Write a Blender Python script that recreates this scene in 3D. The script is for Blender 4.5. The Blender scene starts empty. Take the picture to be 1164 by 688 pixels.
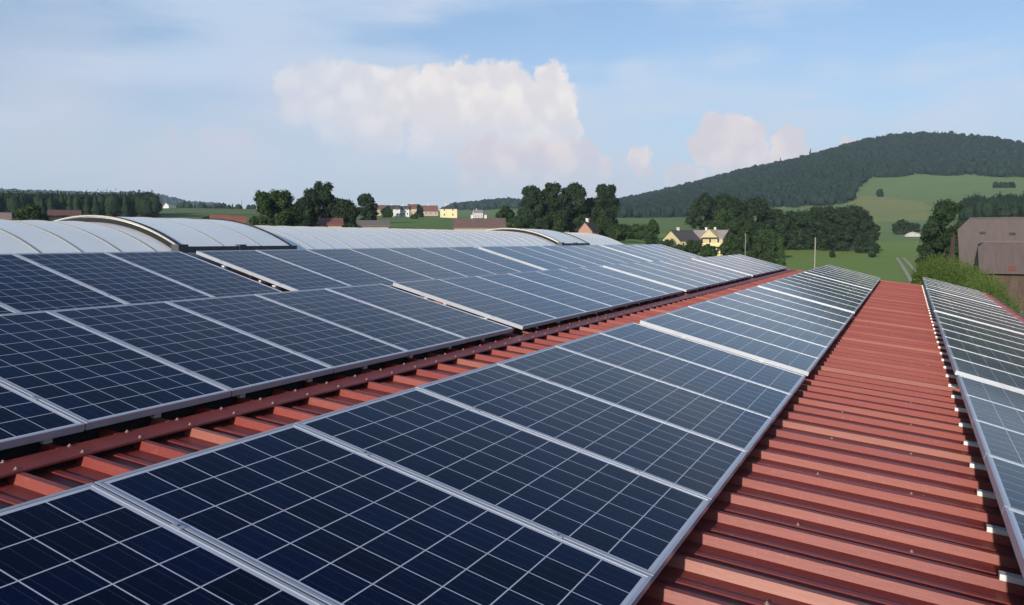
import bpy, math, random
import numpy as np
from mathutils import Vector, Matrix, noise as mnoise

random.seed(7); rng = np.random.default_rng(7)
R = math.radians
scene = bpy.context.scene
C = scene.collection

# ------------------------------------------------------------------ camera, sky, sun, exposure
CAM = Vector((2.399, -1.966, 0.786)); YAW = -0.43045; PITCH = -0.0717; F = 982.0; W0, H0 = 1164.0, 688.0
cd = bpy.data.cameras.new('camera'); cd.sensor_width = 36; cd.lens = F / W0 * 36
cd.clip_start = 0.05; cd.clip_end = 30000
cam = bpy.data.objects.new('camera', cd); C.objects.link(cam)
cam.location = CAM; cam.rotation_euler = (math.pi/2 + PITCH, 0, -YAW)
scene.camera = cam

SUN_EL, SUN_AZ = 15.0, 181.0        # azimuth measured clockwise from +Y (the direction the rows run)
SUN_DIR = Vector((math.sin(R(SUN_AZ))*math.cos(R(SUN_EL)), math.cos(R(SUN_AZ))*math.cos(R(SUN_EL)), math.sin(R(SUN_EL))))
sd = bpy.data.lights.new('sun', 'SUN'); sd.energy = 5.0; sd.angle = R(0.6); sd.color = (1.0, 0.90, 0.77)
sun = bpy.data.objects.new('sun', sd); C.objects.link(sun)
sun.rotation_euler = SUN_DIR.to_track_quat('Z', 'Y').to_euler()
scene.view_settings.view_transform = 'Standard'; scene.view_settings.look = 'None'
scene.view_settings.exposure = 0.10; scene.view_settings.gamma = 1.0
scene.view_settings.use_curve_mapping = False

def axes():
    cy, sy, cp, sp = math.cos(YAW), math.sin(YAW), math.cos(PITCH), math.sin(PITCH)
    f = Vector((sy*cp, cy*cp, sp)); r = Vector((cy, -sy, 0)); return r, r.cross(f), f
AR, AU, AF = axes()
def ray(x, y): return (AF + AR*((x-W0/2)/F) - AU*((y-H0/2)/F)).normalized()
def at(x, y, D):
    """world point seen at photo pixel x,y at horizontal distance D from the standpoint"""
    d = ray(x, y); return CAM + d*(D/math.hypot(d.x, d.y))

# ---- world: clear evening sky with a cumulus tower and thin high veils (all in directions of the sky)
world = bpy.data.worlds.new('World'); scene.world = world; world.use_nodes = True
nt = world.node_tree; nt.nodes.clear()
def N(t, **k):
    n = nt.nodes.new(t)
    for a, b in k.items(): setattr(n, a, b)
    return n
def L(a, b): nt.links.new(a, b)
def M(op, a, b=None, c=None, clamp=False):
    n = N('ShaderNodeMath', operation=op, use_clamp=clamp)
    for i, v in enumerate((a, b, c)):
        if v is None: continue
        if isinstance(v, (int, float)): n.inputs[i].default_value = v
        else: L(v, n.inputs[i])
    return n.outputs[0]
def mixc(fac, a, b):
    n = N('ShaderNodeMix', data_type='RGBA')
    if isinstance(fac, (int, float)): n.inputs[0].default_value = fac
    else: L(fac, n.inputs[0])
    for i, v in ((6, a), (7, b)):
        if isinstance(v, tuple): n.inputs[i].default_value = (*v, 1)
        else: L(v, n.inputs[i])
    return n.outputs[2]
def ss(x, lo, hi):
    n = N('ShaderNodeMapRange', interpolation_type='SMOOTHSTEP'); L(x, n.inputs[0])
    n.inputs[1].default_value = lo; n.inputs[2].default_value = hi; return n.outputs[0]
SKY = 0.12
sky = N('ShaderNodeTexSky', sky_type='NISHITA', sun_disc=False)
sky.sun_elevation = R(SUN_EL); sky.sun_rotation = R(SUN_AZ); sky.altitude = 500; sky.air_density = 1.0; sky.dust_density = 1.6; sky.ozone_density = 2.0
tc = N('ShaderNodeTexCoord'); vec = tc.outputs['Generated']
nz = N('ShaderNodeTexNoise'); nz.inputs['Scale'].default_value = 30; nz.inputs['Detail'].default_value = 9; nz.inputs['Roughness'].default_value = .62; L(vec, nz.inputs['Vector'])
sub = N('ShaderNodeVectorMath', operation='SUBTRACT'); L(nz.outputs['Color'], sub.inputs[0]); sub.inputs[1].default_value = (.5, .5, .5)
scl = N('ShaderNodeVectorMath', operation='SCALE'); L(sub.outputs[0], scl.inputs[0]); scl.inputs['Scale'].default_value = .040
add = N('ShaderNodeVectorMath', operation='ADD'); L(vec, add.inputs[0]); L(scl.outputs[0], add.inputs[1])
wv = N('ShaderNodeVectorMath', operation='NORMALIZE'); L(add.outputs[0], wv.inputs[0]); wv = wv.outputs[0]
sep = N('ShaderNodeSeparateXYZ'); L(vec, sep.inputs[0]); Z = sep.outputs[2]
sepw = N('ShaderNodeSeparateXYZ'); L(wv, sepw.inputs[0])
n3f = N('ShaderNodeTexNoise'); n3f.inputs['Scale'].default_value = 55; n3f.inputs['Detail'].default_value = 7; n3f.inputs['Roughness'].default_value = .62; L(vec, n3f.inputs['Vector'])
def blobs(lst, soft):
    m = None
    for x, y, r in lst:
        dv = N('ShaderNodeVectorMath', operation='DISTANCE'); L(wv, dv.inputs[0]); dv.inputs[1].default_value = ray(x, y)
        v = M('SUBTRACT', 1.0, M('DIVIDE', dv.outputs['Value'], r/F))
        m = v if m is None else M('SMOOTH_MAX', m, v, .12)
    if soft < 1: m = M('ADD', m, M('MULTIPLY', M('SUBTRACT', n3f.outputs[0], .5), .55))
    return ss(m, 0, soft), m
# G1 white upper cloud, G2 warm lower heads, G3 the smaller towers to the right, bank: the pale haze behind them
def zpx(y): return (273.5-y)/1010.0
g1, _ = blobs([(340,98,26),(368,96,32),(400,99,34),(432,104,34),(462,108,34),(385,122,30),(498,92,24),(480,112,34),(512,112,40),(531,88,23),(556,90,25),(578,92,26),(545,112,38),(585,114,36),(606,116,28),(626,90,21),(628,112,28),(640,122,25),(636,142,26),(604,140,32),(560,136,34),(500,134,30),(648,150,18),(500,160,44),(560,168,46),(612,164,38),(430,148,36),(380,140,30),(345,120,26),(440,126,28)], .30)
g2, _ = blobs([(538,180,22),(560,176,26),(585,182,28),(612,184,28),(636,182,26),(655,178,22),(668,172,14),(684,190,18),(600,210,40),(650,208,36),(545,206,30)], .34)
g3, _ = blobs([(815,146,20),(838,150,22),(858,160,20),(804,168,22),(826,176,28),(850,186,30),(898,158,18),(908,172,15),(890,178,18),(728,180,16),(736,194,14),(968,160,9),(780,212,28)], .32)
bank, _ = blobs([(540,150,75),(600,150,70),(470,150,80),(400,150,80),(330,120,110),(430,150,120),(540,160,120),(620,170,100),(260,170,100),(700,230,110),(180,200,110),(850,230,110),(60,120,150)], 1.3)
streak, _ = blobs([(200,156,22),(240,158,26),(275,162,24),(300,152,16)], 1.2)
high, _ = blobs([(760,35,70),(850,42,80),(950,52,80),(1060,55,90),(1150,48,90),(640,60,60),(720,78,44),(480,22,70),(930,110,80),(1080,110,90)], 1.1)
# stretched veil noise
mp = N('ShaderNodeMapping'); mp.inputs['Scale'].default_value = (1.3, 1.3, 7.0); mp.inputs['Rotation'].default_value = (R(8), R(-6), 0); L(vec, mp.inputs['Vector'])
n2 = N('ShaderNodeTexNoise'); n2.inputs['Scale'].default_value = 2.1; n2.inputs['Detail'].default_value = 7; n2.inputs['Roughness'].default_value = .52; L(mp.outputs[0], n2.inputs['Vector'])
veil = ss(n2.outputs[0], .40, .66)
n3 = N('ShaderNodeTexNoise'); n3.inputs['Scale'].default_value = 24; n3.inputs['Detail'].default_value = 6; L(vec, n3.inputs['Vector'])
skyc = N('ShaderNodeVectorMath', operation='SCALE'); L(sky.outputs[0], skyc.inputs[0]); skyc.inputs['Scale'].default_value = SKY
tint = N('ShaderNodeVectorMath', operation='MULTIPLY'); L(skyc.outputs[0], tint.inputs[0]); tint.inputs[1].default_value = (.92, 1.04, 1.18)
base = tint.outputs[0]
# thin high veils, the hazy low sky, the haze bank behind the clouds
inframe = M('SUBTRACT', 1.0, ss(Z, .27, .50))
c = mixc(M('MULTIPLY', inframe, M('ADD', .22, M('MULTIPLY', veil, .58))), base, (.56, .67, .82))
c = mixc(M('MULTIPLY', high, M('MULTIPLY', ss(n2.outputs[0], .34, .60), .62)), c, (.66, .70, .80))
low = M('SUBTRACT', 1.0, ss(Z, -.03, .25))
c = mixc(M('MULTIPLY', low, .90), c, (.55, .62, .745))
c = mixc(M('MULTIPLY', bank, .80), c, (.60, .63, .745))
c = mixc(M('MULTIPLY', streak, .30), c, (.66, .60, .66))
vb = N('ShaderNodeTexVoronoi', feature='SMOOTH_F1'); vb.inputs['Scale'].default_value = 38; vb.inputs['Smoothness'].default_value = .6; L(wv, vb.inputs['Vector'])
bil = M('SUBTRACT', 1.0, ss(vb.outputs['Distance'], .1, .75))
lump = M('ADD', M('MULTIPLY', bil, .26), M('MULTIPLY', n3.outputs[0], .74))
lumpf = ss(lump, .36, .68)
# the cloud dissolves towards its left end
sx = N('ShaderNodeVectorMath', operation='DOT_PRODUCT'); L(vec, sx.inputs[0]); sx.inputs[1].default_value = AR
f1 = M('MULTIPLY', ss(Z, zpx(205), zpx(118)), M('ADD', .35, M('MULTIPLY', .65, ss(sx.outputs['Value'], -.30, -.07))))
c = mixc(M('MULTIPLY', M('MULTIPLY', g1, f1), .90), c, mixc(lumpf, (.755, .715, .735), (.90, .84, .80)))
f2 = ss(Z, zpx(236), zpx(170))
c = mixc(M('MULTIPLY', M('MULTIPLY', g2, f2), .72), c, mixc(lumpf, (.66, .61, .67), (.82, .71, .71)))
c = mixc(M('MULTIPLY', M('MULTIPLY', g3, f2), .84), c, mixc(lumpf, (.69, .63, .67), (.84, .74, .73)))
bg = N('ShaderNodeBackground'); L(c, bg.inputs[0]); bg.inputs[1].default_value = 1.0
out = N('ShaderNodeOutputWorld'); L(bg.outputs[0], out.inputs[0])

# ------------------------------------------------------------------ materials
MATS = {}
def mat(name, col, rough=.6, metal=0.0, spec=.5, noise=0.0, nscale=3.0, col2=None, bump=0.0, bscale=None, trans=0.0, objvar=0.0, coords='Object', coat=0.0, alpha=1.0, stretch=(1,1,1)):
    if name in MATS: return MATS[name]
    m = bpy.data.materials.new(name); m.use_nodes = True; t = m.node_tree; b = t.nodes['Principled BSDF']
    b.inputs['Roughness'].default_value = rough; b.inputs['Metallic'].default_value = metal
    b.inputs['Specular IOR Level'].default_value = spec; b.inputs['Base Color'].default_value = (*col, 1)
    b.inputs['Coat Weight'].default_value = coat
    if noise or bump or objvar:
        tc = t.nodes.new('ShaderNodeTexCoord'); mp = t.nodes.new('ShaderNodeMapping'); mp.inputs['Scale'].default_value = stretch
        t.links.new(tc.outputs[coords], mp.inputs[0])
        nn = t.nodes.new('ShaderNodeTexNoise'); nn.inputs['Scale'].default_value = nscale; nn.inputs['Detail'].default_value = 6; nn.inputs['Roughness'].default_value = .6
        t.links.new(mp.outputs[0], nn.inputs['Vector'])
        rp = t.nodes.new('ShaderNodeMapRange'); rp.inputs[1].default_value = .3; rp.inputs[2].default_value = .7; t.links.new(nn.outputs[0], rp.inputs[0])
        mx = t.nodes.new('ShaderNodeMix'); mx.data_type = 'RGBA'
        c2 = col2 or tuple(x*(1-noise) for x in col); c1 = col if col2 else tuple(min(1, x*(1+noise)) for x in col)
        mx.inputs[6].default_value = (*c2, 1); mx.inputs[7].default_value = (*c1, 1); t.links.new(rp.outputs[0], mx.inputs[0])
        last = mx.outputs[2]
        if objvar:
            oi = t.nodes.new('ShaderNodeObjectInfo'); hs = t.nodes.new('ShaderNodeHueSaturation')
            mr = t.nodes.new('ShaderNodeMapRange'); mr.inputs[3].default_value = 1-objvar; mr.inputs[4].default_value = 1+objvar
            t.links.new(oi.outputs['Random'], mr.inputs[0]); t.links.new(mr.outputs[0], hs.inputs['Value']); t.links.new(last, hs.inputs['Color']); last = hs.outputs[0]
        t.links.new(last, b.inputs['Base Color'])
        if bump:
            nb = t.nodes.new('ShaderNodeTexNoise'); nb.inputs['Scale'].default_value = bscale or nscale*4; nb.inputs['Detail'].default_value = 4
            t.links.new(mp.outputs[0], nb.inputs['Vector'])
            bp = t.nodes.new('ShaderNodeBump'); bp.inputs['Strength'].default_value = bump; bp.inputs['Distance'].default_value = .05
            t.links.new(nb.outputs[0], bp.inputs['Height']); t.links.new(bp.outputs[0], b.inputs['Normal'])
    if trans:
        tr = t.nodes.new('ShaderNodeBsdfTranslucent'); tr.inputs[0].default_value = (*[min(1, x*1.6) for x in col], 1)
        ms = t.nodes.new('ShaderNodeMixShader'); ms.inputs[0].default_value = trans
        t.links.new(b.outputs[0], ms.inputs[1]); t.links.new(tr.outputs[0], ms.inputs[2]); t.links.new(ms.outputs[0], t.nodes['Material Output'].inputs[0])
    MATS[name] = m; return m

def roof_mat(name, col, col2):
    m = mat(name, col, rough=.46, spec=.38, noise=.2, nscale=1.3, col2=col2, stretch=(.35, 5, 1), bump=.02, bscale=30)
    t = m.node_tree; b = t.nodes['Principled BSDF']
    # fine dust and droppings
    tc = t.nodes.new('ShaderNodeTexCoord'); n1 = t.nodes.new('ShaderNodeTexNoise'); n1.inputs['Scale'].default_value = 38; n1.inputs['Detail'].default_value = 3
    t.links.new(tc.outputs['Object'], n1.inputs['Vector']); r1 = t.nodes.new('ShaderNodeMapRange'); r1.inputs[1].default_value = .60; r1.inputs[2].default_value = .80; t.links.new(n1.outputs[0], r1.inputs[0])
    n2 = t.nodes.new('ShaderNodeTexVoronoi'); n2.inputs['Scale'].default_value = 4.5; t.links.new(tc.outputs['Object'], n2.inputs['Vector'])
    r2 = t.nodes.new('ShaderNodeMapRange'); r2.inputs[1].default_value = .035; r2.inputs[2].default_value = .02; t.links.new(n2.outputs['Distance'], r2.inputs[0])
    src = b.inputs['Base Color'].links[0].from_socket
    m1 = t.nodes.new('ShaderNodeMix'); m1.data_type = 'RGBA'; m1.inputs[7].default_value = (.34, .17, .13, 1)
    mm = t.nodes.new('ShaderNodeMath'); mm.operation = 'MULTIPLY'; mm.inputs[1].default_value = .30; t.links.new(r1.outputs[0], mm.inputs[0]); t.links.new(mm.outputs[0], m1.inputs[0])
    t.links.new(src, m1.inputs[6])
    m2 = t.nodes.new('ShaderNodeMix'); m2.data_type = 'RGBA'; m2.inputs[7].default_value = (.6, .5, .45, 1)
    mm2 = t.nodes.new('ShaderNodeMath'); mm2.operation = 'MULTIPLY'; mm2.inputs[1].default_value = .5; t.links.new(r2.outputs[0], mm2.inputs[0]); t.links.new(mm2.outputs[0], m2.inputs[0])
    t.links.new(m1.outputs[2], m2.inputs[6]); t.links.new(m2.outputs[2], b.inputs['Base Color'])
    return m
RED = roof_mat('red_coated_steel', (.240, .045, .032), (.175, .028, .023))
REDPALE = roof_mat('chalky_red_steel', (.31, .115, .080), (.24, .065, .047))
REDMID = roof_mat('faded_red_steel', (.265, .068, .048), (.205, .040, .031))
ALU = mat('anodised_aluminium', (.41, .44, .495), rough=.36, metal=.25, noise=.06, nscale=5)
ALUW = mat('mill_aluminium', (.66, .66, .65), rough=.5, metal=.35, noise=.08, nscale=20)
BLACK = mat('black_rubber_and_shade', (.012, .012, .012), rough=.9)  # for rubber parts, and for black sheets that stand in for shade
DARKMETAL = mat('dark_grey_metal', (.05, .055, .065), rough=.5)
SCREW = mat('screw_steel', (.30, .20, .18), rough=.5, metal=.3)

def cell_material():
    m = bpy.data.materials.new('solar_cells_under_glass'); m.use_nodes = True; t = m.node_tree; b = t.nodes['Principled BSDF']
    nn = t.nodes.new; lk = t.links.new
    def mt(op, a, bb=None, c=None):
        n = nn('ShaderNodeMath'); n.operation = op
        for i, v in enumerate((a, bb, c)):
            if v is None: continue
            if isinstance(v, (int, float)): n.inputs[i].default_value = v
            else: lk(v, n.inputs[i])
        return n.outputs[0]
    tc = nn('ShaderNodeTexCoord'); sp = nn('ShaderNodeSeparateXYZ'); lk(tc.outputs['Object'], sp.inputs[0])
    G = .0024     # half line width
    def grid(s, n, P):
        u = mt('DIVIDE', mt('ADD', s, n*P/2), P)              # cell units from one edge
        fr = mt('FRACT', u); d = mt('MULTIPLY', mt('MINIMUM', fr, mt('SUBTRACT', 1.0, fr)), P)
        line = mt('LESS_THAN', d, G)
        outside = mt('MAXIMUM', mt('LESS_THAN', u, .012), mt('GREATER_THAN', u, n-.012))
        return mt('MAXIMUM', line, outside), mt('FLOOR', u), fr
    lx, ix, fx = grid(sp.outputs[0], 10, .1595); ly, iy, fy = grid(sp.outputs[1], 6, .1572)
    line = mt('MAXIMUM', lx, ly)
    # three busbars per cell, running down the panel
    b3 = mt('FRACT', mt('MULTIPLY', fy, 3.0)); bus = mt('LESS_THAN', mt('ABSOLUTE', mt('SUBTRACT', b3, .5)), .022)
    oi = nn('ShaderNodeObjectInfo'); cx = nn('ShaderNodeCombineXYZ'); lk(ix, cx.inputs[0]); lk(iy, cx.inputs[1]); lk(mt('MULTIPLY', oi.outputs['Random'], 97.0), cx.inputs[2])
    wn = nn('ShaderNodeTexWhiteNoise'); lk(cx.outputs[0], wn.inputs[0])
    vo = nn('ShaderNodeTexVoronoi'); vo.inputs['Scale'].default_value = 55; lk(tc.outputs['Object'], vo.inputs['Vector'])
    sv = nn('ShaderNodeSeparateColor'); lk(vo.outputs['Color'], sv.inputs[0])
    f = mt('ADD', mt('MULTIPLY', wn.outputs[0], .65), mt('MULTIPLY', sv.outputs[0], .35))
    def mx(fac, a, c):
        n = nn('ShaderNodeMix'); n.data_type = 'RGBA'
        if isinstance(fac, float): n.inputs[0].default_value = fac
        else: lk(fac, n.inputs[0])
        for i, v in ((6, a), (7, c)):
            if isinstance(v, tuple): n.inputs[i].default_value = (*v, 1)
            else: lk(v, n.inputs[i])
        return n.outputs[2]
    cell = mx(f, (.0010, .0015, .0080), (.0018, .0052, .034))
    cell = mx(mt('MULTIPLY', bus, .22), cell, (.12, .13, .16))
    col = mx(line, cell, (.50, .52, .60))
    # thin film of dust
    nd = nn('ShaderNodeTexNoise'); nd.inputs['Scale'].default_value = 2.5; nd.inputs['Detail'].default_value = 5; lk(tc.outputs['Object'], nd.inputs['Vector'])
    col = mx(mt('MULTIPLY', nd.outputs[0], .005), col, (.5, .48, .45))
    lk(col, b.inputs['Base Color'])
    b.inputs['Roughness'].default_value = .14; b.inputs['IOR'].default_value = 1.40; b.inputs['Specular IOR Level'].default_value = .14; b.inputs['Specular Tint'].default_value = (.55, .74, 1, 1)
    lk(mt('ADD', .06, mt('MULTIPLY', nd.outputs[0], .10)), b.inputs['Roughness'])
    return m
CELLS = cell_material()

# ------------------------------------------------------------------ mesh helpers
class MB:
    def __init__(s): s.v = []; s.f = []; s.m = []
    def quad(s, *p, m=0):
        i = len(s.v); s.v += [tuple(q) for q in p]; s.f.append(tuple(range(i, i+len(p)))); s.m.append(m)
    def box(s, x0, x1, y0, y1, z0, z1, m=0, T=None):
        P = [Vector((x, y, z)) for z in (z0, z1) for y in (y0, y1) for x in (x0, x1)]
        if T is not None: P = [T @ p for p in P]
        i = len(s.v); s.v += [tuple(p) for p in P]
        for f in ((0,2,3,1), (4,5,7,6), (0,1,5,4), (2,6,7,3), (0,4,6,2), (1,3,7,5)): s.f.append(tuple(i+k for k in f)); s.m.append(m)
    def prism(s, prof, y0, y1, m=0, T=None):
        """profile in x,z swept along y (closed, capped)"""
        n = len(prof); P = [Vector((x, y, z)) for y in (y0, y1) for x, z in prof]
        if T is not None: P = [T @ p for p in P]
        i = len(s.v); s.v += [tuple(p) for p in P]
        for k in range(n): s.f.append((i+k, i+(k+1) % n, i+n+(k+1) % n, i+n+k)); s.m.append(m)
        s.f.append(tuple(i+k for k in range(n))[::-1]); s.m.append(m); s.f.append(tuple(i+n+k for k in range(n))); s.m.append(m)
    def tube(s, a, b, r0, r1, n=7, m=0):
        a = Vector(a); b = Vector(b); d = (b-a).normalized(); u = d.orthogonal().normalized(); w = d.cross(u); i = len(s.v)
        for p, r in ((a, r0), (b, r1)):
            for k in range(n):
                t = 2*math.pi*k/n; s.v.append(tuple(p + u*(r*math.cos(t)) + w*(r*math.sin(t))))
        for k in range(n): s.f.append((i+k, i+(k+1) % n, i+n+(k+1) % n, i+n+k)); s.m.append(m)
        s.f.append(tuple(i+k for k in range(n))[::-1]); s.m.append(m); s.f.append(tuple(i+n+k for k in range(n))); s.m.append(m)
    def mesh(s, name, mats, smooth=False):
        me = bpy.data.meshes.new(name); me.from_pydata(s.v, [], s.f)
        for q in (mats if isinstance(mats, (list, tuple)) else [mats]): me.materials.append(q)
        me.polygons.foreach_set('material_index', s.m)
        if smooth: me.polygons.foreach_set('use_smooth', [True]*len(s.f))
        me.update(); return me
def link(name, me, parent=None):
    o = bpy.data.objects.new(name, me); C.objects.link(o)
    if parent is not None: o.parent = parent
    return o
def tag(o, label=None, cat=None, group=None, kind=None):
    if label: o['label'] = label
    if cat: o['category'] = cat
    if group: o['group'] = group
    if kind: o['kind'] = kind
    return o
def thing(name, loc, label, cat, group=None, rz=0.0):
    o = bpy.data.objects.new(name, None); C.objects.link(o); o.location = loc; o.rotation_euler.z = rz
    o.empty_display_size = .2; return tag(o, label, cat, group)

def np_mesh(name, verts, faces, mats, midx=None, smooth=False):
    """verts (n,3) array; faces (m,k) array"""
    me = bpy.data.meshes.new(name); nf, k = faces.shape
    me.vertices.add(len(verts)); me.vertices.foreach_set('co', np.ascontiguousarray(verts, dtype=np.float32).ravel())
    me.loops.add(nf*k); me.loops.foreach_set('vertex_index', np.ascontiguousarray(faces, dtype=np.int32).ravel())
    me.polygons.add(nf); me.polygons.foreach_set('loop_start', np.arange(0, nf*k, k, dtype=np.int32)); me.polygons.foreach_set('loop_total', np.full(nf, k, dtype=np.int32))
    for q in (mats if isinstance(mats, (list, tuple)) else [mats]): me.materials.append(q)
    if midx is not None: me.polygons.foreach_set('material_index', np.ascontiguousarray(midx, dtype=np.int32))
    if smooth: me.polygons.foreach_set('use_smooth', np.ones(nf, dtype=bool))
    me.update(calc_edges=True); me.validate(); return me

# ------------------------------------------------------------------ the terrain
def zy(x, D, y): return at(x, y, D).z
Z0 = -6.5
COLS = {   # photo column : (distance, photo row of the land there)
 -400: [(200,272),(300,260),(500,252),(900,246),(1500,240),(3000,233),(3600,224),(4500,232)],
 0:    [(200,268),(300,256),(500,250),(900,246),(1500,240),(3000,230),(3600,221),(4500,230)],
 60:   [(200,268),(300,256),(500,250),(900,246),(1500,240),(3000,230),(3600,223),(4500,232)],
 120:  [(200,268),(300,255),(500,250),(900,246),(1500,240),(3000,232),(3600,225),(4500,232)],
 155:  [(200,268),(300,254),(500,250),(700,242),(1500,240),(3000,236),(3600,223.5),(4500,230)],
 185:  [(200,268),(300,254),(500,246),(760,237),(1500,240),(3000,238),(3600,226.5),(4500,232)],
 215:  [(200,268),(300,254),(500,246),(760,236.5),(1500,240),(3000,240),(3600,235),(4500,238)],
 300:  [(200,268),(300,256),(500,247),(760,238),(1500,242),(3000,242),(3600,238),(4500,240)],
 400:  [(200,266),(300,257),(480,247),(520,245.5),(900,247),(3000,244),(3600,242),(4500,243)],
 500:  [(200,268),(280,258),(480,247),(520,245.5),(900,248),(1500,243),(1800,240),(4500,246)],
 540:  [(200,268),(280,260),(480,249),(520,248),(900,248),(1500,242),(1800,236),(4500,246)],
 580:  [(200,270),(300,262),(480,252),(520,251),(900,248),(1500,240),(1800,232),(4500,246)],
 620:  [(200,272),(330,266),(480,256),(600,253),(900,249),(1500,242),(1800,236),(4500,246)],
 690:  [(200,278),(330,268),(480,259),(600,254),(900,248),(1300,242),(1600,234),(2300,250)],
 720:  [(200,282),(330,270),(480,260),(600,255),(900,248),(1300,236),(1600,229),(2300,250)],
 760:  [(200,288),(330,276),(480,262),(600,255),(900,248),(1300,228),(1600,220),(2300,245)],
 800:  [(200,298),(330,284),(480,264),(600,255),(900,247),(1300,219),(1600,210),(2300,235)],
 850:  [(200,306),(330,288),(480,265),(600,254),(900,243),(1300,207),(1600,197),(2300,225)],
 900:  [(200,309),(330,288),(480,265),(600,253),(930,238),(1300,199),(1600,187),(2300,215)],
 950:  [(200,311),(330,288),(480,268),(600,253),(950,233),(1300,186),(1600,173),(2300,210)],
 985:  [(200,312),(330,289),(480,270),(620,256),(1000,223),(1250,203),(1600,163),(2300,205)],
 1010: [(200,312),(330,290),(480,270),(620,256),(1000,223),(1250,201),(1600,159),(2300,200)],
 1060: [(200,312),(330,290),(480,268),(620,254),(1000,221),(1250,199),(1600,157),(2300,200)],
 1110: [(200,312),(330,288),(480,262),(620,248),(1000,218),(1250,200),(1600,162),(2300,205)],
 1180: [(200,312),(330,287),(480,262),(620,247),(1000,217),(1250,204),(1600,171),(2300,210)],
 1500: [(200,312),(330,290),(480,270),(620,260),(1000,230),(1250,222),(1600,205),(2300,230)],
}
DR = np.array([0, 40, 110, 150, 200, 240, 280, 300, 330, 380, 430, 480, 520, 560, 600, 620, 650, 680, 705, 730, 760, 785, 810, 830, 855, 880, 900, 915, 930, 940, 950, 965, 980, 1000, 1060, 1120, 1180, 1250, 1320, 1400, 1500, 1600, 1700, 1800, 2000, 2300, 3000, 3600, 4500, 9000], float)
def col_profile(x, prof):
    ds = [0, 110, 140]; zs = [Z0, Z0, Z0]
    for D, y in prof: ds.append(D); zs.append(zy(x, D, y))
    ds.append(9000); zs.append(zs[-1]-20)
    return np.interp(DR, ds, zs)
def az_of(x): d = ray(x, 300); return math.atan2(d.x, d.y)
cx = sorted(COLS); caz = np.array([az_of(x) for x in cx]); ctab = np.array([col_profile(x, COLS[x]) for x in cx])
azs = np.concatenate([np.linspace(-math.pi, caz[0]-.02, 36), np.linspace(caz[0], caz[-1], 520), np.linspace(caz[-1]+.02, math.pi, 48)])
far_flat = np.interp(DR, [0, 140, 600, 9000], [Z0, Z0, -2, 20])
def table_at(a):
    if a < caz[0]-.5 or a > caz[-1]+.5: return far_flat
    base = np.array([np.interp(a, caz, ctab[:, k]) for k in range(len(DR))])
    w = 1.0
    if a < caz[0]: w = 1-(caz[0]-a)/.5
    if a > caz[-1]: w = 1-(a-caz[-1])/.5
    return base*w+far_flat*(1-w)
TAB = np.array([table_at(a) for a in azs])
def gz(x, y):
    dx, dy = x-CAM.x, y-CAM.y; D = math.hypot(dx, dy); a = math.atan2(dx, dy)
    i = int(np.clip(np.searchsorted(azs, a)-1, 0, len(azs)-2)); t = (a-azs[i])/(azs[i+1]-azs[i]); t = min(1, max(0, t))
    return float(np.interp(D, DR, TAB[i]*(1-t)+TAB[i+1]*t))
na, nr = len(azs), len(DR)
VV = np.zeros((na, nr, 3))
for i, a in enumerate(azs):
    VV[i, :, 0] = CAM.x+np.sin(a)*DR; VV[i, :, 1] = CAM.y+np.cos(a)*DR; VV[i, :, 2] = TAB[i]
idx = np.arange(na*nr).reshape(na, nr)
F1 = []; MI = []
XPX = lambda a: W0/2+F*math.tan(a-YAW) if abs(a-YAW) < 1.4 else (-9999 if a < YAW else 9999)
def field_slot(a, D):
    x = XPX(a)
    if 958+(D-640)*.02 < x < 1054+3*math.sin(D*.05)-(D-700)*.02 and 640 < D < 1000-(x-985)*1.9+8*math.sin(x*.3): return 1         # hay-coloured field on the slope
    if x > 840 and D > 430 and D <= 1700: return 2                    # darker upland meadow
    if x > 700 and D < 430: return 3                                   # bright meadow near the hall
    if 690 < x <= 860 and D < 900: return 4
    if 140 < x < 330 and D > 280: return 5                             # dull green field on the left
    return 4
for i in range(na-1):
    for k in range(nr-1):
        F1.append((idx[i, k], idx[i+1, k], idx[i+1, k+1], idx[i, k+1])[::-1]); MI.append(field_slot((azs[i]+azs[i+1])/2, (DR[k]+DR[k+1])/2))
F1 = np.array(F1); MI = np.array(MI)
GR = [mat('earth', (.10,.08,.05), rough=.95),
      mat('hay_field', (.25,.26,.10), rough=.95, spec=.1, noise=.2, nscale=.02, col2=(.205,.24,.085)),
      mat('upland_meadow', (.15,.225,.085), rough=.95, spec=.1, noise=.2, nscale=.015, col2=(.175,.235,.09)),
      mat('near_meadow', (.170,.265,.055), rough=.95, spec=.1, noise=.25, nscale=.03, col2=(.20,.265,.07), bump=.3, bscale=1.2),
      mat('valley_grass', (.15,.22,.06), rough=.95, spec=.1, noise=.25, nscale=.02, col2=(.11,.18,.05)),
      mat('dull_field', (.175,.21,.08), rough=.95, spec=.1, noise=.2, nscale=.01, col2=(.075,.12,.04))]
tag(link('ground', np_mesh('ground', VV.reshape(-1, 3), F1, GR, MI, smooth=True)), kind='structure')

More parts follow.
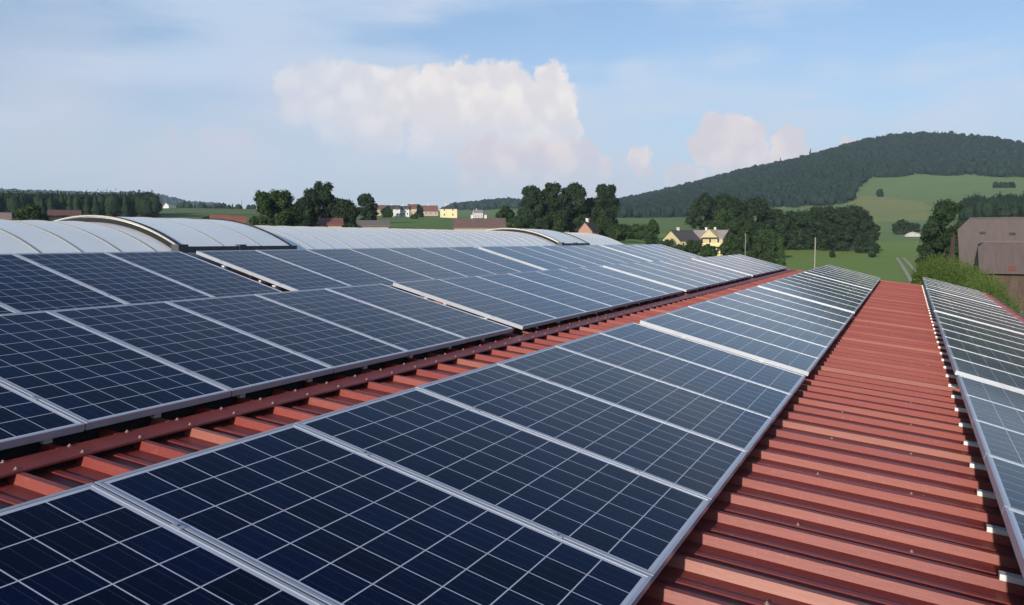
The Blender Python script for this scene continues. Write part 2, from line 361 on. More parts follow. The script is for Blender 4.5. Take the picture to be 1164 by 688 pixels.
# farm track: two pale wheel ruts across the meadow
TRK = [(1046,330,150),(1036,311,205),(1029,303,250),(1023,297,300)]
def ribbon(pts, w, off):
    mb = MB(); P = [Vector((p.x, p.y, 0)) for p in pts]; Q = []
    for i in range(len(P)):
        d = (P[min(i+1, len(P)-1)]-P[max(i-1, 0)]).normalized(); n = Vector((d.y, -d.x, 0))
        Q.append((P[i]+n*(off-w/2), P[i]+n*(off+w/2)))
    for i in range(len(Q)-1):
        q = [Q[i][0], Q[i][1], Q[i+1][1], Q[i+1][0]]
        mb.quad(*[(v.x, v.y, gz(v.x, v.y)+.09) for v in q])
    return mb
tp = [at(x, y, D) for x, y, D in TRK]
tp = [tp[int(k//8)].lerp(tp[min(int(k//8)+1, 3)], (k % 8)/8) for k in range(25)]
GRAVEL = mat('pale_gravel', (.36, .32, .25), rough=.95, noise=.25, nscale=.4)
for off in (-.95, .95):
    tag(link('track', ribbon(tp, .75, off).mesh('track', GRAVEL)), kind='structure')
# yard beside the hall at the right, pale gravel
mb = MB()
for k in range(12):
    y0, y1 = 20+k*8, 28+k*8
    mb.quad((9.5, y0, Z0+.05), (17, y0, Z0+.05), (17+k*.2, y1, Z0+.05), (9.5, y1, Z0+.05))
tag(link('yard', mb.mesh('yard', mat('yard_gravel', (.34,.31,.26), rough=.95, noise=.2, nscale=1.5))), kind='structure')

# ------------------------------------------------------------------ the hall with its ribbed red roof
ZR, SR = -0.335, -0.112            # rib-top height at X=0 and slope across
def zr(x): return ZR+SR*x
PITCHR = 1/3.0; R0 = .15; RH = .040
XE, XL = 4.62, -5.45
YN, YF = -6.0, 28.62
hall = thing('factory_hall', (0, 11, Z0), 'long factory hall under the ribbed red metal roof, pale curved skylight along its ridge', 'building')
HT = Matrix.Translation((0, -11, -Z0))
def hobj(name, mb, m, parent=None, smooth=False):
    """mesh given in world coordinates, parented under the hall"""
    me = mb.mesh(name, m, smooth); me.transform(HT); return link(name, me, parent or hall)
ribs = []; n = math.ceil((YN+.3-R0)/PITCHR)
while R0+n*PITCHR < YF-.1: ribs.append((n, R0+n*PITCHR)); n += 1
mb = MB()
prof = [(YN, -RH, 0)]
for n, y in ribs:
    s = (1 if n % 9 == 4 else 2) if n % 3 == 1 else 0
    prof += [(y-.034, -RH, s), (y-.016, 0, s), (y+.016, 0, s), (y+.034, -RH, 0), (y+.034+.108, -RH, 0), (y+.034+.116, -RH+.009, 0), (y+.034+.150, -RH+.009, 0), (y+.034+.158, -RH, 0)]
prof = [p for p in prof if p[0] < YF]+[(YF, -RH, 0)]
xs = [XL, -4.2, -3.0, -2.0, -1.0, 0, 1.0, 2.0, 3.0, 4.0, XE]
for i in range(len(prof)-1):
    (ya, za, ma), (yb, zb, _) = prof[i], prof[i+1]
    for a, b in zip(xs[:-1], xs[1:]):
        mb.quad((a, ya, zr(a)+za), (b, ya, zr(b)+za), (b, yb, zr(b)+zb), (a, yb, zr(a)+zb), m=ma)
roof = hobj('roof', mb, [RED, REDPALE, REDMID])
roof['label'] = 'ribbed red sheet metal roof with every third rib faded paler'
# verge trims, eaves gutter, the slope beyond the ridge
mb = MB()
for yv in (YF+.002,):
    P = []
    mb.quad((XL, yv, zr(XL)+.01), (XE, yv, zr(XE)+.01), (XE, yv+.10, zr(XE)+.01), (XL, yv+.10, zr(XL)+.01))
    mb.quad((XL, yv+.10, zr(XL)+.01), (XE, yv+.10, zr(XE)+.01), (XE, yv+.10, zr(XE)-.28), (XL, yv+.10, zr(XL)-.28))
    mb.quad((XL, yv, zr(XL)+.01), (XE, yv, zr(XE)+.01), (XE, yv, zr(XE)-.06), (XL, yv, zr(XL)-.06))
hobj('verge_trim', mb, RED, roof)
mb = MB(); e = zr(XE)
mb.prism([(XE-.02, e-.05), (XE+.13, e-.05), (XE+.13, e-.18), (XE+.11, e-.18), (XE+.11, e-.065), (XE-.02, e-.065)], YN, YF)
hobj('gutter', mb, mat('brown_gutter', (.16, .06, .045), rough=.5), hall)
mb = MB()
mb.quad((XL-2.95, YN, .30), (XL, YN, zr(XL)-.04), (XL, YF, zr(XL)-.04), (XL-2.95, YF, .30))
mb.quad((-18.5, YN, -.85), (XL-2.95, YN, .30), (XL-2.95, YF, .30), (-18.5, YF, -.85))
ro = hobj('rear_roof_slope', mb, RED)
mb = MB()
x0, x1 = -18.4, XE-.1
mb.quad((x0, YN+.05, Z0), (x1, YN+.05, Z0), (x1, YN+.05, zr(x1)-.06), (XL, YN+.05, zr(XL)-.06), (x0, YN+.05, -.9))
mb.quad((x0, YF-.05, Z0), (x0, YF-.05, -.9), (XL, YF-.05, zr(XL)-.06), (x1, YF-.05, zr(x1)-.06), (x1, YF-.05, Z0))
mb.quad((x1, YN+.05, Z0), (x1, YF-.05, Z0), (x1, YF-.05, zr(x1)-.06), (x1, YN+.05, zr(x1)-.06))
mb.quad((x0, YN+.05, Z0), (x0, YN+.05, -.9), (x0, YF-.05, -.9), (x0, YF-.05, Z0))
hobj('wall', mb, mat('rendered_wall', (.45, .42, .38), rough=.9, noise=.1, nscale=1))

# flat flashing strip laid over the ribs, with its black profile filler and its screws
XA, XB = -1.215, -1.07
mb = MB()
mb.prism([(XA, zr(XA)+.004), (XB, zr(XB)+.004), (XB+.004, zr(XB)-.004), (XB+.006, zr(XB)+.003), (XB+.002, zr(XB)+.010), (XA, zr(XA)+.010)], YN, YF-.05)
fl = hobj('flashing_strip', mb, RED, roof)
mb = MB(); mb.box(XA+.01, XB-.035, YN, YF-.06, -RH-.02, -.002)
me = mb.mesh('profile_filler', BLACK)
for v in me.vertices: v.co.z += zr(v.co.x)
me.transform(HT); link('profile_filler', me, roof)
mbs = MB(); mbs.tube((0, 0, 0), (0, 0, .004), .011, .011, 10); mbs.tube((0, 0, .004), (0, 0, .011), .0055, .005, 6)
sme = mbs.mesh('roof_screw', SCREW, True)
def screw(x, y, z):
    o = link('roof_screw', sme, roof); o.location = HT @ Vector((x, y, z)); return o
for n, y in ribs:
    if .2 < y < 13: screw(XB-.02, y, zr(XB-.02)+.010)
    if 0 < y < 9 : screw(XA+.012, y+.02, zr(XA+.012)+.010)
for k in range(14):
    n, y = ribs[20+(k*3) % 27]; x = (1.95, 2.45)[k % 2]; screw(x, y+.17, zr(x)-RH+.009)

# curved skylight vault along the ridge
XS0, XS1, ZS, RISE = -5.42, -8.36, .63, .385
half = (XS0-XS1)/2; RAD = (half*half+RISE*RISE)/(2*RISE); xc = (XS0+XS1)/2; zc = ZS+RISE-RAD; A0 = math.asin(half/RAD)
def arc(t, off=0):    # t 0..1 from the near spring to the far one
    a = A0-2*A0*t; return xc+(RAD+off)*math.sin(a), zc+(RAD+off)*math.cos(a)
VY0, VY1 = YN, 23.3
def poly_mat():
    m = mat('opal_polycarbonate', (.88, .91, .89), rough=.32, spec=.5, noise=.06, nscale=.6, coat=.0)
    t = m.node_tree; b = t.nodes['Principled BSDF']
    b.inputs['Subsurface Weight'].default_value = 0.0
    return m
OPAL = poly_mat()
K = 26
mb = MB()
def shell(mb, y0, y1, off, th, t0=0.0, t1=1.0):
    for k in range(K):
        ta, tb = t0+(t1-t0)*k/K, t0+(t1-t0)*(k+1)/K; (xa, za), (xb, zb) = arc(ta, off), arc(tb, off)
        mb.quad((xa, y0, za), (xa, y1, za), (xb, y1, zb), (xb, y0, zb))
        (xd, zd), (xe, ze) = arc(ta, off-th), arc(tb, off-th)
        mb.quad((xd, y0, zd), (xa, y0, za), (xb, y0, zb), (xe, y0, ze)); mb.quad((xd, y1, zd), (xe, y1, ze), (xb, y1, zb), (xa, y1, za))
sk = tag(hobj('skylight', (shell(mb, VY0, VY1, 0, .03), mb)[1], OPAL, None, True), 'pale curved polycarbonate skylight vault')
sk.data.polygons.foreach_set('use_smooth', [abs(p.normal.y) < .5 for p in sk.data.polygons])
mb = MB()      # end wall and kerb
for y in (VY1-.01, VY0+.01):
    P = [(arc(k/K, -.02)[0], y, arc(k/K, -.02)[1]) for k in range(K+1)]+[(XS1, y, ZS-.3), (XS0, y, ZS-.3)]
    mb.v += P; mb.f.append(tuple(range(len(mb.v)-len(P), len(mb.v)))); mb.m.append(0)
hobj('skylight_gable', mb, OPAL, sk)
mb = MB(); mb.box(XS0-.02, XS0+.06, VY0, VY1, ZS-.40, ZS+.012); mb.box(XS1-.06, XS1+.02, VY0, VY1, ZS-.5, ZS+.012)
hobj('skylight_kerb', mb, ALUW, sk)
BARM = mat('glazing_bar_bronze', (.30, .28, .26), rough=.5, metal=.4)
lids = [(5.62, 7.75), (17.9, 19.95)]
yb = VY0+.2; bars = []
while yb < VY1: bars.append(yb); yb += .485
cnt = 0
for y in bars:
    if any(a-.05 < y < b+.05 for a, b in lids): continue
    if cnt >= 95: break
    if y < 1.5: continue
    cnt += 1
    mb = MB(); shell(mb, y-.006, y+.006, .009, .012); hobj('glazing_bar', mb, BARM, sk)
for a, b in lids:       # opening smoke-vent lids: raised shells with metal edge arches
    mb = MB(); shell(mb, a+.05, b-.05, .075, .03); o = hobj('vent_lid', mb, OPAL, sk, False); o['label'] = 'raised opening lid section of the skylight'
    for q in (.36, .68):
        mb = MB(); yq = a+(b-a)*q; shell(mb, yq-.006, yq+.006, .081, .008); hobj('lid_bar', mb, BARM, sk)
    for y in (a, b-.06):
        mb = MB(); shell(mb, y+.018, y+.036, .086, .018); hobj('vent_arch', mb, mat('vent_white_metal', (.50, .48, .45), rough=.4, metal=.3), sk)
        mb = MB(); shell(mb, y+(.062 if y == a else -.027), y+(.087 if y == a else -.002), .090, .06); hobj('vent_seal_and_shade', mb, BLACK, sk)
    mb = MB(); shell(mb, a+.022, a+.036, .056, .05); hobj('vent_seal_and_shade', mb, BLACK, sk)  # black arch stands in for the shadow below the lid's edge arch
    mb = MB(); mb.box(XS0-.06, XS0+.045, a+.05, b+.02, ZS+.014, ZS+.085); mb.box(XS0-.05, XS0+.055, (a+b)/2-.06, (a+b)/2+.06, ZS+.02, ZS+.105); mb.box(XS0-.06, XS0+.06, a-.02, a+.13, ZS+.01, ZS+.11)
    hobj('vent_hinge_rail', mb, DARKMETAL, sk)

# ------------------------------------------------------------------ solar panels
LP, WP, HP = 1.650, 1.001, .039
mb = MB(); fw = .013
mb.box(-LP/2, LP/2, -WP/2, -WP/2+fw, -HP, 0); mb.box(-LP/2, LP/2, WP/2-fw, WP/2, -HP, 0)
mb.box(-LP/2, -LP/2+fw, -WP/2+fw, WP/2-fw, -HP, 0); mb.box(LP/2-fw, LP/2, -WP/2+fw, WP/2-fw, -HP, 0)
FRAME = mb.mesh('panel_frame', ALU)
mb = MB(); mb.quad((-LP/2+fw, -WP/2+fw, -.0025), (LP/2-fw, -WP/2+fw, -.0025), (LP/2-fw, WP/2-fw, -.0025), (-LP/2+fw, WP/2-fw, -.0025))
mb.quad((-LP/2+fw, -WP/2+fw, -.008), (-LP/2+fw, WP/2-fw, -.008), (LP/2-fw, WP/2-fw, -.008), (LP/2-fw, -WP/2+fw, -.008), m=1)
CELLM = mb.mesh('cell_sheet', [CELLS, mat('white_backsheet', (.6,.6,.6), rough=.7)])
mb = MB(); mb.box(-.020, .020, -.0055, .0055, -.012, .0012); mb.box(-.020, .020, -.012, .012, .0012, .0026); mb.tube((0, 0, .0026), (0, 0, .0052), .0045, .0045, 6, m=1); CLAMP = mb.mesh('panel_clamp', [ALU, DARKMETAL])
STEP = 1.012
def solar_panel(xl, zl, tilt, yc, label, group, near_end=False):
    t = thing('solar_panel', (0, 0, 0), label, 'solar panel', group)
    u = Vector((math.cos(tilt), 0, -math.sin(tilt)))
    # nobody mounts a row perfectly: small sag and twist per panel
    t.location = Vector((xl, yc, zl))+u*(LP/2)+Vector((0, 0, random.uniform(-.0015, .0015)))
    t.rotation_euler = (random.uniform(-.0012, .0012), tilt+random.uniform(-.001, .001), 0)
    link('frame', FRAME, t); link('cell_sheet', CELLM, t)
    for s in (-.27, .27):
        c = link('clamp', CLAMP, t); c.location = (s*LP, -WP/2-.0055 if not near_end else -WP/2-.002, 0)
    return t
ORD = ['first', 'second', 'third', 'fourth', 'fifth', 'sixth', 'seventh']
BLK = ['nearest', 'second', 'third', 'farthest']
def row(xl, zl, tilt, starts, name, rowgroup, first_skip, low_clear, end_cut=7):
    u = Vector((math.cos(tilt), 0, -math.sin(tilt)))
    for b, ys in enumerate(starts):
        for k in range(7):
            if b == 0 and k < first_skip: continue
            if b == 3 and k >= end_cut: continue
            yc = ys+(k+.5)*STEP-.01
            if b == 0:
                q = 7-k; lab = 'solar panel '+('right before' if q == 1 else ORD[q-1]+' before')+' the first gap in the '+name
            else:
                lab = 'solar panel, '+ORD[k]+' from the near end of the '+BLK[b]+' block in the '+name
            solar_panel(xl, zl, tilt, yc, lab, rowgroup, near_end=(k == 0))
        # mounting frame: base profiles on every second rib, two long rails, props under the raised side
        y0, y1 = ys+(first_skip*STEP if b == 0 else 0), ys+(end_cut if b == 3 else 7)*STEP
        mf = thing('mounting_frame', (xl, y0, zr(xl)), 'aluminium mounting frame under the '+BLK[b]+' block of panels in the '+name, 'mounting frame', 'mounting frames under the panel blocks')
        T = Matrix.Translation((-xl, -y0, -zr(xl)))
        for s in (.27, .73):
            p = Vector((xl, 0, zl))+u*(LP*s); m2 = MB(); m2.box(p.x-.02, p.x+.02, y0-.04, y1+.03, p.z-HP-.045, p.z-HP-.003)
            me = m2.mesh('rail', ALUW); me.transform(T); link('rail', me, mf)
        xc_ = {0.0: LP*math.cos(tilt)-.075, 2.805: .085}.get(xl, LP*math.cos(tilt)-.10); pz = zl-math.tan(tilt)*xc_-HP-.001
        m2 = MB(); m2.box(xl+xc_-.002, xl+xc_+.002, y0-.01, y1-.03, zr(xl+xc_)-RH, pz); me = m2.mesh('shade_strip', BLACK); me.transform(T); link('shade_strip', me, mf)  # added black sheet, turns the shaded void under the panels black
        nb = [(n, y) for n, y in ribs if y0-.05 < y < y1+.05 and (n % 2 == 0 or (abs(y-2.82) < .05 and xl > 2))]
        for n, y in nb:
            xa, xb = xl-.018, xl+LP*math.cos(tilt)-.07
            m2 = MB()
            P = [(xa, -.024, zr(xa)+.002), (xb, -.024, zr(xb)+.002), (xb, .024, zr(xb)+.002), (xa, .024, zr(xa)+.002)]
            i = 0; m2.v = [(x, y+d, z) for x, d, z in P]+[(x, y+d, z+.026) for x, d, z in P]
            m2.f = [(3,2,1,0), (4,5,6,7), (0,1,5,4), (1,2,6,5), (2,3,7,6), (3,0,4,7)]; m2.m = [0]*6
            p1 = Vector((xl, 0, zl))+u*(LP*.27); m2.box(p1.x-.016, p1.x+.016, y-.016, y+.016, zr(p1.x)+.036, p1.z-HP-.04)
            p2 = Vector((xl, 0, zl))+u*(LP*.73); m2.box(p2.x-.016, p2.x+.016, y-.016, y+.016, zr(p2.x)+.036, p2.z-HP-.04)
            me = m2.mesh('base_profile', ALUW); me.transform(T); link('base_profile', me, mf)
TB = 0.25489
PR = 7*STEP+.245
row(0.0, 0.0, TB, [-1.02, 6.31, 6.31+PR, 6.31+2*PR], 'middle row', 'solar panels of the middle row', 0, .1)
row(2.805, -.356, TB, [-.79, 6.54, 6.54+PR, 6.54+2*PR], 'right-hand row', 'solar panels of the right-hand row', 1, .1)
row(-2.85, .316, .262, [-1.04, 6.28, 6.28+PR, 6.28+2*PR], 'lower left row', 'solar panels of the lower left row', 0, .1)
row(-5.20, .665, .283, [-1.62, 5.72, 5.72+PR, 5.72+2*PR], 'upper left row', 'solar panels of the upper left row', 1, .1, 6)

# ------------------------------------------------------------------ trees, hedge, woods
BARK = mat('bark', (.07, .055, .04), rough=.9, noise=.3, nscale=3)
def leafmat(name, c1, c2, tr=.25): return mat(name, c1, rough=.7, spec=.2, noise=.3, nscale=.35, col2=c2, trans=tr, objvar=.12)
LD = leafmat('dark_foliage', (.034,.060,.024), (.020,.036,.016))
LM = leafmat('mid_foliage', (.045,.080,.024), (.026,.050,.018))
LM2 = leafmat('deep_green_foliage', (.036,.064,.026), (.020,.038,.018))
LG = leafmat('light_foliage', (.075,.125,.034), (.045,.080,.024))
LH = leafmat('hedge_foliage', (.130,.175,.036), (.060,.100,.024), .35)
LC = leafmat('conifer_foliage', (.020,.038,.020), (.012,.025,.014), .1)

def leaves(centres, radii, n, size, squash=1.0):
    """n leaf quads scattered through ellipsoid clumps, denser towards the clump skins"""
    centres = np.array(centres); radii = np.array(radii)
    w = radii**2; w /= w.sum(); pick = rng.choice(len(centres), n, p=w)
    d = rng.normal(size=(n, 3)); d /= np.linalg.norm(d, axis=1)[:, None]
    rad = radii[pick]*(.45+.68*rng.random(n)**.7)
    pos = centres[pick]+d*rad[:, None]*np.array([1, 1, squash])
    a = d+rng.normal(size=(n, 3))*.7; a /= np.linalg.norm(a, axis=1)[:, None]
    t = np.cross(a, rng.normal(size=(n, 3))); t /= np.linalg.norm(t, axis=1)[:, None]; b = np.cross(a, t)
    s = size*(.6+.8*rng.random(n))[:, None]
    v = np.stack([pos-t*s*.5, pos-b*s*.32, pos+t*s*.6, pos+b*s*.32], 1).reshape(-1, 3)
    return v, np.arange(n*4).reshape(n, 4)
def crown_mesh(kind, h, r, n, size, m):
    cs, rs = [], []
    if kind == 'round':
        base = .07*h; lop = rng.uniform(-.2, .2, 2)
        for k in range(64):
            t = rng.random(); z = base+(h-base)*t*.90; env = r*math.sqrt(max(.04, 1-((t-.42)/.62)**2)); a = rng.random()*6.283; q = env*.82*rng.random()**.5
            env *= 1+.18*math.sin(a*2+lop[0]*9)*math.sin(t*7+lop[1]*20)
            cs.append((q*math.cos(a)+lop[0]*r*t, q*math.sin(a)+lop[1]*r*t, z)); rs.append(r*rng.uniform(.16, .32))
    elif kind == 'column':
        for k in range(26):
            t = rng.random(); z = .06*h+h*.86*t; env = r*(1-.75*t**1.8); a = rng.random()*6.283; q = env*.55*rng.random()**.5
            cs.append((q*math.cos(a), q*math.sin(a), z)); rs.append(max(.12*r, env*rng.uniform(.35, .6)))
    elif kind == 'bush':
        for k in range(22):
            a = rng.random()*6.283; q = r*.75*rng.random()**.5; cs.append((q*math.cos(a), q*math.sin(a), h*rng.uniform(.2, .75)*(1-.35*(q/r)**2))); rs.append(min(h*.35, r*.5)*rng.uniform(.5, .9))
    elif kind == 'loose':
        for k in range(60):
            t = rng.random(); z = .06*h+h*.84*t; env = r*(1-.45*abs(t-.4)/.6); a = rng.random()*6.283; q = env*(.2+.8*rng.random()**.5)
            cs.append((q*math.cos(a), q*math.sin(a), z)); rs.append(r*rng.uniform(.15, .30))
    v, f = leaves(cs, rs, n, size); v[:, 2] = np.maximum(v[:, 2], .05)
    # inner twig-and-leaf masses so that the crown closes up where it is thick
    n2 = int(n*.9); v2, f2 = leaves(cs, np.array(rs)*.72, n2, size*1.9)
    v2[:, 2] = np.maximum(v2[:, 2], .05)
    return np_mesh('crown', np.vstack([v, v2]), np.vstack([f, f2+len(v)]), m), cs, rs
def trunk_mesh(h, r, cs):
    mb = MB(); tr = max(.06, h*.022); p = Vector((0, 0, -.4)); top = h*.7
    for k in range(5):
        q = Vector((rng.uniform(-.05, .05)*r, rng.uniform(-.05, .05)*r, top*(k+1)/5)); mb.tube(p, q, tr*(1-k*.16), tr*(1-(k+1)*.16), 8); p = q
    for c in cs[:9]:
        z0 = min(c[2]*.7, top*.9); mb.tube((0, 0, z0), (c[0]*.9, c[1]*.9, c[2]), tr*.42, tr*.12, 5)
    return mb.mesh('trunk', BARK, True)
def tree(name, x, y, D, hpx, wpx, kind, m, label, cat='tree', n=2600, group=None, base=None):
    """base of the tree seen (through whatever hides it) at photo x,y and distance D; sizes from photo px"""
    p = at(x, y, D); g = gz(p.x, p.y); topz = at(x, y-hpx, D).z; dist = (p-CAM).length
    pxm = F/ (AF.dot(p-CAM)); h = topz-g; r = wpx/pxm/2
    t = thing(name, (p.x, p.y, g), label, cat, group, rng.uniform(0, 6.28))
    size = max(.12, 2.1/pxm); size = min(size, r*.35)
    me, cs, rs = crown_mesh(kind, h, r, n, size, m)
    link('crown' if kind != 'bush' else 'foliage', me, t)
    if kind != 'bush': link('trunk', trunk_mesh(h, r, cs), t)
    return t
TG = 'trees standing around the village and fields'
tree('leafy_tree', 312, 256, 190, 42, 54, 'loose', LM, 'broad loose mid green tree, leftmost of the trees behind the skylight', group=TG, n=6500)
tree('leafy_tree', 350, 256, 230, 32, 44, 'round', LD, 'low dark tree between the loose tree and the tallest left one', group=TG, n=3500)
tree('leafy_tree', 368, 256, 235, 50, 46, 'round', LD, 'tallest dark tree in the left clump, rounded top above its neighbours', group=TG, n=5500)
tree('leafy_tree', 393, 256, 225, 29, 36, 'round', LD, 'dark tree at the right end of the left clump, above the red roof', group=TG, n=3500)
tree('leafy_tree', 418, 250, 330, 31, 25, 'round', LD, 'single dark egg-shaped tree just left of the white village houses', group=TG, n=3500)
tree('leafy_tree', 36, 256, 210, 21, 44, 'round', LM, 'rounded green treetop at the far left in front of the wood', group=TG, n=4000)
tree('leafy_tree', 607, 268, 300, 58, 36, 'round', LD, 'dark spreading tree at the left edge of the big central clump', group=TG, n=5000)
tree('leafy_tree', 628, 268, 305, 63, 44, 'round', LD, 'tall dark tree second from the left in the central clump', group=TG, n=6500)
tree('leafy_tree', 655, 268, 310, 62, 42, 'round', LD, 'tall dark tree in the middle of the central clump', group=TG, n=6500)
tree('leafy_tree', 688, 268, 300, 62, 38, 'round', LD, 'tall dark tree at the right edge of the central clump', group=TG, n=6500)
tree('leafy_tree', 672, 268, 320, 44, 40, 'round', LD, 'lower dark tree filling the dip in the central clump', group=TG, n=4500)
tree('slender_tree', 634, 268, 230, 30, 17, 'column', LM, 'small slender green tree in front of the central clump on the left', group=TG, n=2200)
tree('slender_tree', 683, 268, 225, 30, 20, 'column', LM, 'small slender green tree in front of the central clump on the right', group=TG, n=2400)
tree('slender_tree', 655, 266, 240, 20, 16, 'column', LM, 'small green tree just left of the pale gabled cottage', group=TG, n=1800)
tree('leafy_tree', 574, 258, 300, 24, 24, 'round', LM, 'small green tree left of the central clump above the brown roof', group=TG, n=2200)
tree('leafy_tree', 595, 260, 280, 18, 30, 'bush', LM, 'low green bush at the foot of the central clump', cat='bush', n=2200)
tree('leafy_tree', 741, 277, 240, 28, 18, 'round', LM, 'small green tree left of the yellow gabled house', group=TG, n=2400)
tree('leafy_tree', 722, 277, 300, 26, 34, 'bush', LM, 'low scrubby green bush right of the central clump', cat='bush', n=2400)
tree('leafy_tree', 704, 275, 250, 22, 30, 'bush', LM, 'green bush between the skylight end and the yellow house', cat='bush', n=2400)
big = [(805,291,330,74,46),(828,291,335,74,50),(855,291,340,66,52),(880,291,345,54,46),(842,291,270,44,40),(905,289,350,50,44),(930,289,350,54,44),(948,289,345,58,42),(966,289,345,55,46),(985,289,335,38,30),(872,292,275,30,40),(820,290,290,52,38)]
desc = ['tall dark tree above the yellow houses, leftmost of the right-hand grove','tallest dark tree of the grove, second from its left edge','dark tree right of the tallest ones in the grove','dark tree where the grove dips beneath the hill wood','lighter round tree in front of the grove, right of the yellow house','dark tree in the middle of the grove behind the birch','dark tree in the grove right behind the utility pole','dark tree forming the hump at the right of the grove','dark tree beside the hump at the right of the grove','last small dark tree at the right end of the grove','low green tree in front of the grove over the yellow house','green tree in front of the grove, directly above the yellow balcony house']
for (x, y, D, h, w), ds in zip(big, desc):
    tree('leafy_tree', x, y, D, h, w, 'round', LM if ('lighter' in ds or 'green' in ds) else LD, ds, group=TG, n=5200)
tree('birch_tree', 888, 292, 170, 30, 14, 'column', LG, 'thin pale green birch in front of the dark grove', n=1800)
tree('leafy_tree', 946, 292, 290, 9, 7, 'round', LD, 'tiny round tree alone on the meadow right of the pole', n=500)
tree('leafy_tree', 992, 292, 300, 19, 12, 'column', LD, 'short dark tree standing just off the right end of the grove', n=900)
tree('leafy_tree', 1075, 302, 140, 76, 66, 'round', LM2, 'large broad tree left of the grey barn', n=11000)
tree('leafy_tree', 1062, 302, 145, 56, 42, 'round', LM2, 'lower tree leaning out from the left of the large barn tree', n=5000)
tree('leafy_tree', 1025, 267, 505, 16, 22, 'round', LD, 'small dark tree beside the white heap on the slope', n=1000)
tree('leafy_tree', 1036, 263, 520, 10, 18, 'bush', LD, 'dark bush behind the white heap', cat='bush', n=700)
tree('leafy_tree', 1000, 223, 985, 8, 8, 'round', LD, 'lone round tree on the upland meadow below the wood', n=350)
for i, (x, y, w) in enumerate(((1131,215,7),(1137,215,7),(1143,215.5,7),(1150,215,8))):
    tree('leafy_tree', x, y, 1050, 8, w, 'round', LD, 'tiny dark tree on the upland meadow, '+['left end','second','third','right end'][i]+' of a row of four', group='row of trees on the upland meadow', n=260)
for i, (x, yb, h, w) in enumerate(((887, 187, 10, 3), (921, 180, 12, 5), (909, 183, 8, 2.5))):
    tree('skyline_tree', x, yb, 1600, h, w, 'column', LC, ['slim tree poking above the hill ridge, leftmost of three','thickest tree poking above the hill ridge','thin spike of a tree between two others on the ridge'][i], n=200)
for i, (x, y, D, h, w, k) in enumerate(((440,247,470,11,14,'round'),(477,247,480,16,11,'column'),(503,246,480,12,6,'column'),(234,252,250,7,14,'bush'),(245,252,255,9,10,'column'),(548,256,300,10,12,'bush'),(472,249,430,6,10,'bush'))):
    tree('garden_tree', x, y, D, h, w, k, LD if i in (1, 2, 5) else LM, ['round garden tree at the left end of the village','dark pointed conifer between the white and the red-roofed village houses','narrow dark conifer left of the cream village house','low shrub by the small orange roof on the left','small upright tree by the orange roof on the left','shrub standing by the wide brown roof','low shrub in front of the village conifer'][i], n=700)
# fence-line scrub between yellow houses and hall
for i, (x, y, D, h, w) in enumerate(((843,296,150,14,30),(868,298,160,12,34),(806,284,190,12,22))):
    tree('shrub', x, y, D, h, w, 'bush', LM, ['green shrub below the yellow house terrace','green shrub row end left of the birch','dark green shrub hiding the foot of the yellow house'][i], cat='bush', n=2600)

# hedge of tall shrubs along the right-hand side of the hall
def shrub_mesh(h, r, n, size, m):
    cs, rs = [], []
    for k in range(46):
        a = rng.random()*6.283; q = r*.8*rng.random()**.5; z = h*(.25+.62*rng.random()*(1-.4*(q/r)**2)); cs.append((q*math.cos(a), q*math.sin(a), z)); rs.append(r*rng.uniform(.18, .34))
    v, f = leaves(cs, rs, n, size)
    # upright shoots
    m2 = 420; a = rng.random(m2)*6.283; q = r*.85*np.sqrt(rng.random(m2)); zb = h*(.80-.25*(q/r)**2); k = 9
    bx, by = q*np.cos(a), q*np.sin(a); lean = rng.normal(size=(m2, 2))*.10; L_ = h*.16*(.4+rng.random(m2))
    P = []
    for j in range(k):
        t = j/k; P.append(np.stack([bx+lean[:, 0]*L_*t*3, by+lean[:, 1]*L_*t*3, zb+L_*t*1.4], 1)+rng.normal(size=(m2, 3))*.03)
    P = np.concatenate(P); nn_ = len(P); d = rng.normal(size=(nn_, 3)); d /= np.linalg.norm(d, axis=1)[:, None]; t = np.cross(d, rng.normal(size=(nn_, 3))); t /= np.linalg.norm(t, axis=1)[:, None]; b = np.cross(d, t); s = size*.8
    v2 = np.stack([P-t*s*.5, P-b*s*.25, P+t*s*.5, P+b*s*.25], 1).reshape(-1, 3)
    return np_mesh('foliage', np.vstack([v, v2]), np.vstack([f, np.arange(nn_*4).reshape(nn_, 4)+len(v)]), m)
HS = [shrub_mesh(5.0, 1.5, 15000, .13, LH) for _ in range(3)]
def stem_mesh():
    mb = MB()
    for k in range(7):
        a = rng.random()*6.283; mb.tube((.15*math.cos(a), .15*math.sin(a), -.2), (.9*math.cos(a), .9*math.sin(a), 3.6), .05, .015, 6)
    return mb.mesh('stem', BARK)
HST = stem_mesh()
hs = []
y = 9.0; i = 0
while y < 64:
    hs.append((5.75+random.uniform(-.15, .15), y, random.uniform(.93, 1.05))); y += random.uniform(1.9, 2.4)
for i, (x, y, s) in enumerate(hs):
    top = -1.55 if y < 40 else -1.25+(y-40)*.012
    top += random.uniform(-.18, .18)
    t = thing('hedge_shrub', (x, y, Z0), 'leafy yellow-green shrub in the hedge along the right side of the hall', 'hedge shrub', 'shrubs of the hedge along the hall', random.uniform(0, 6.28))
    t.scale = (s*.60, s*.95, (top-Z0)/5.0)
    link('foliage', HS[i % 3], t); link('stem', HST, t)

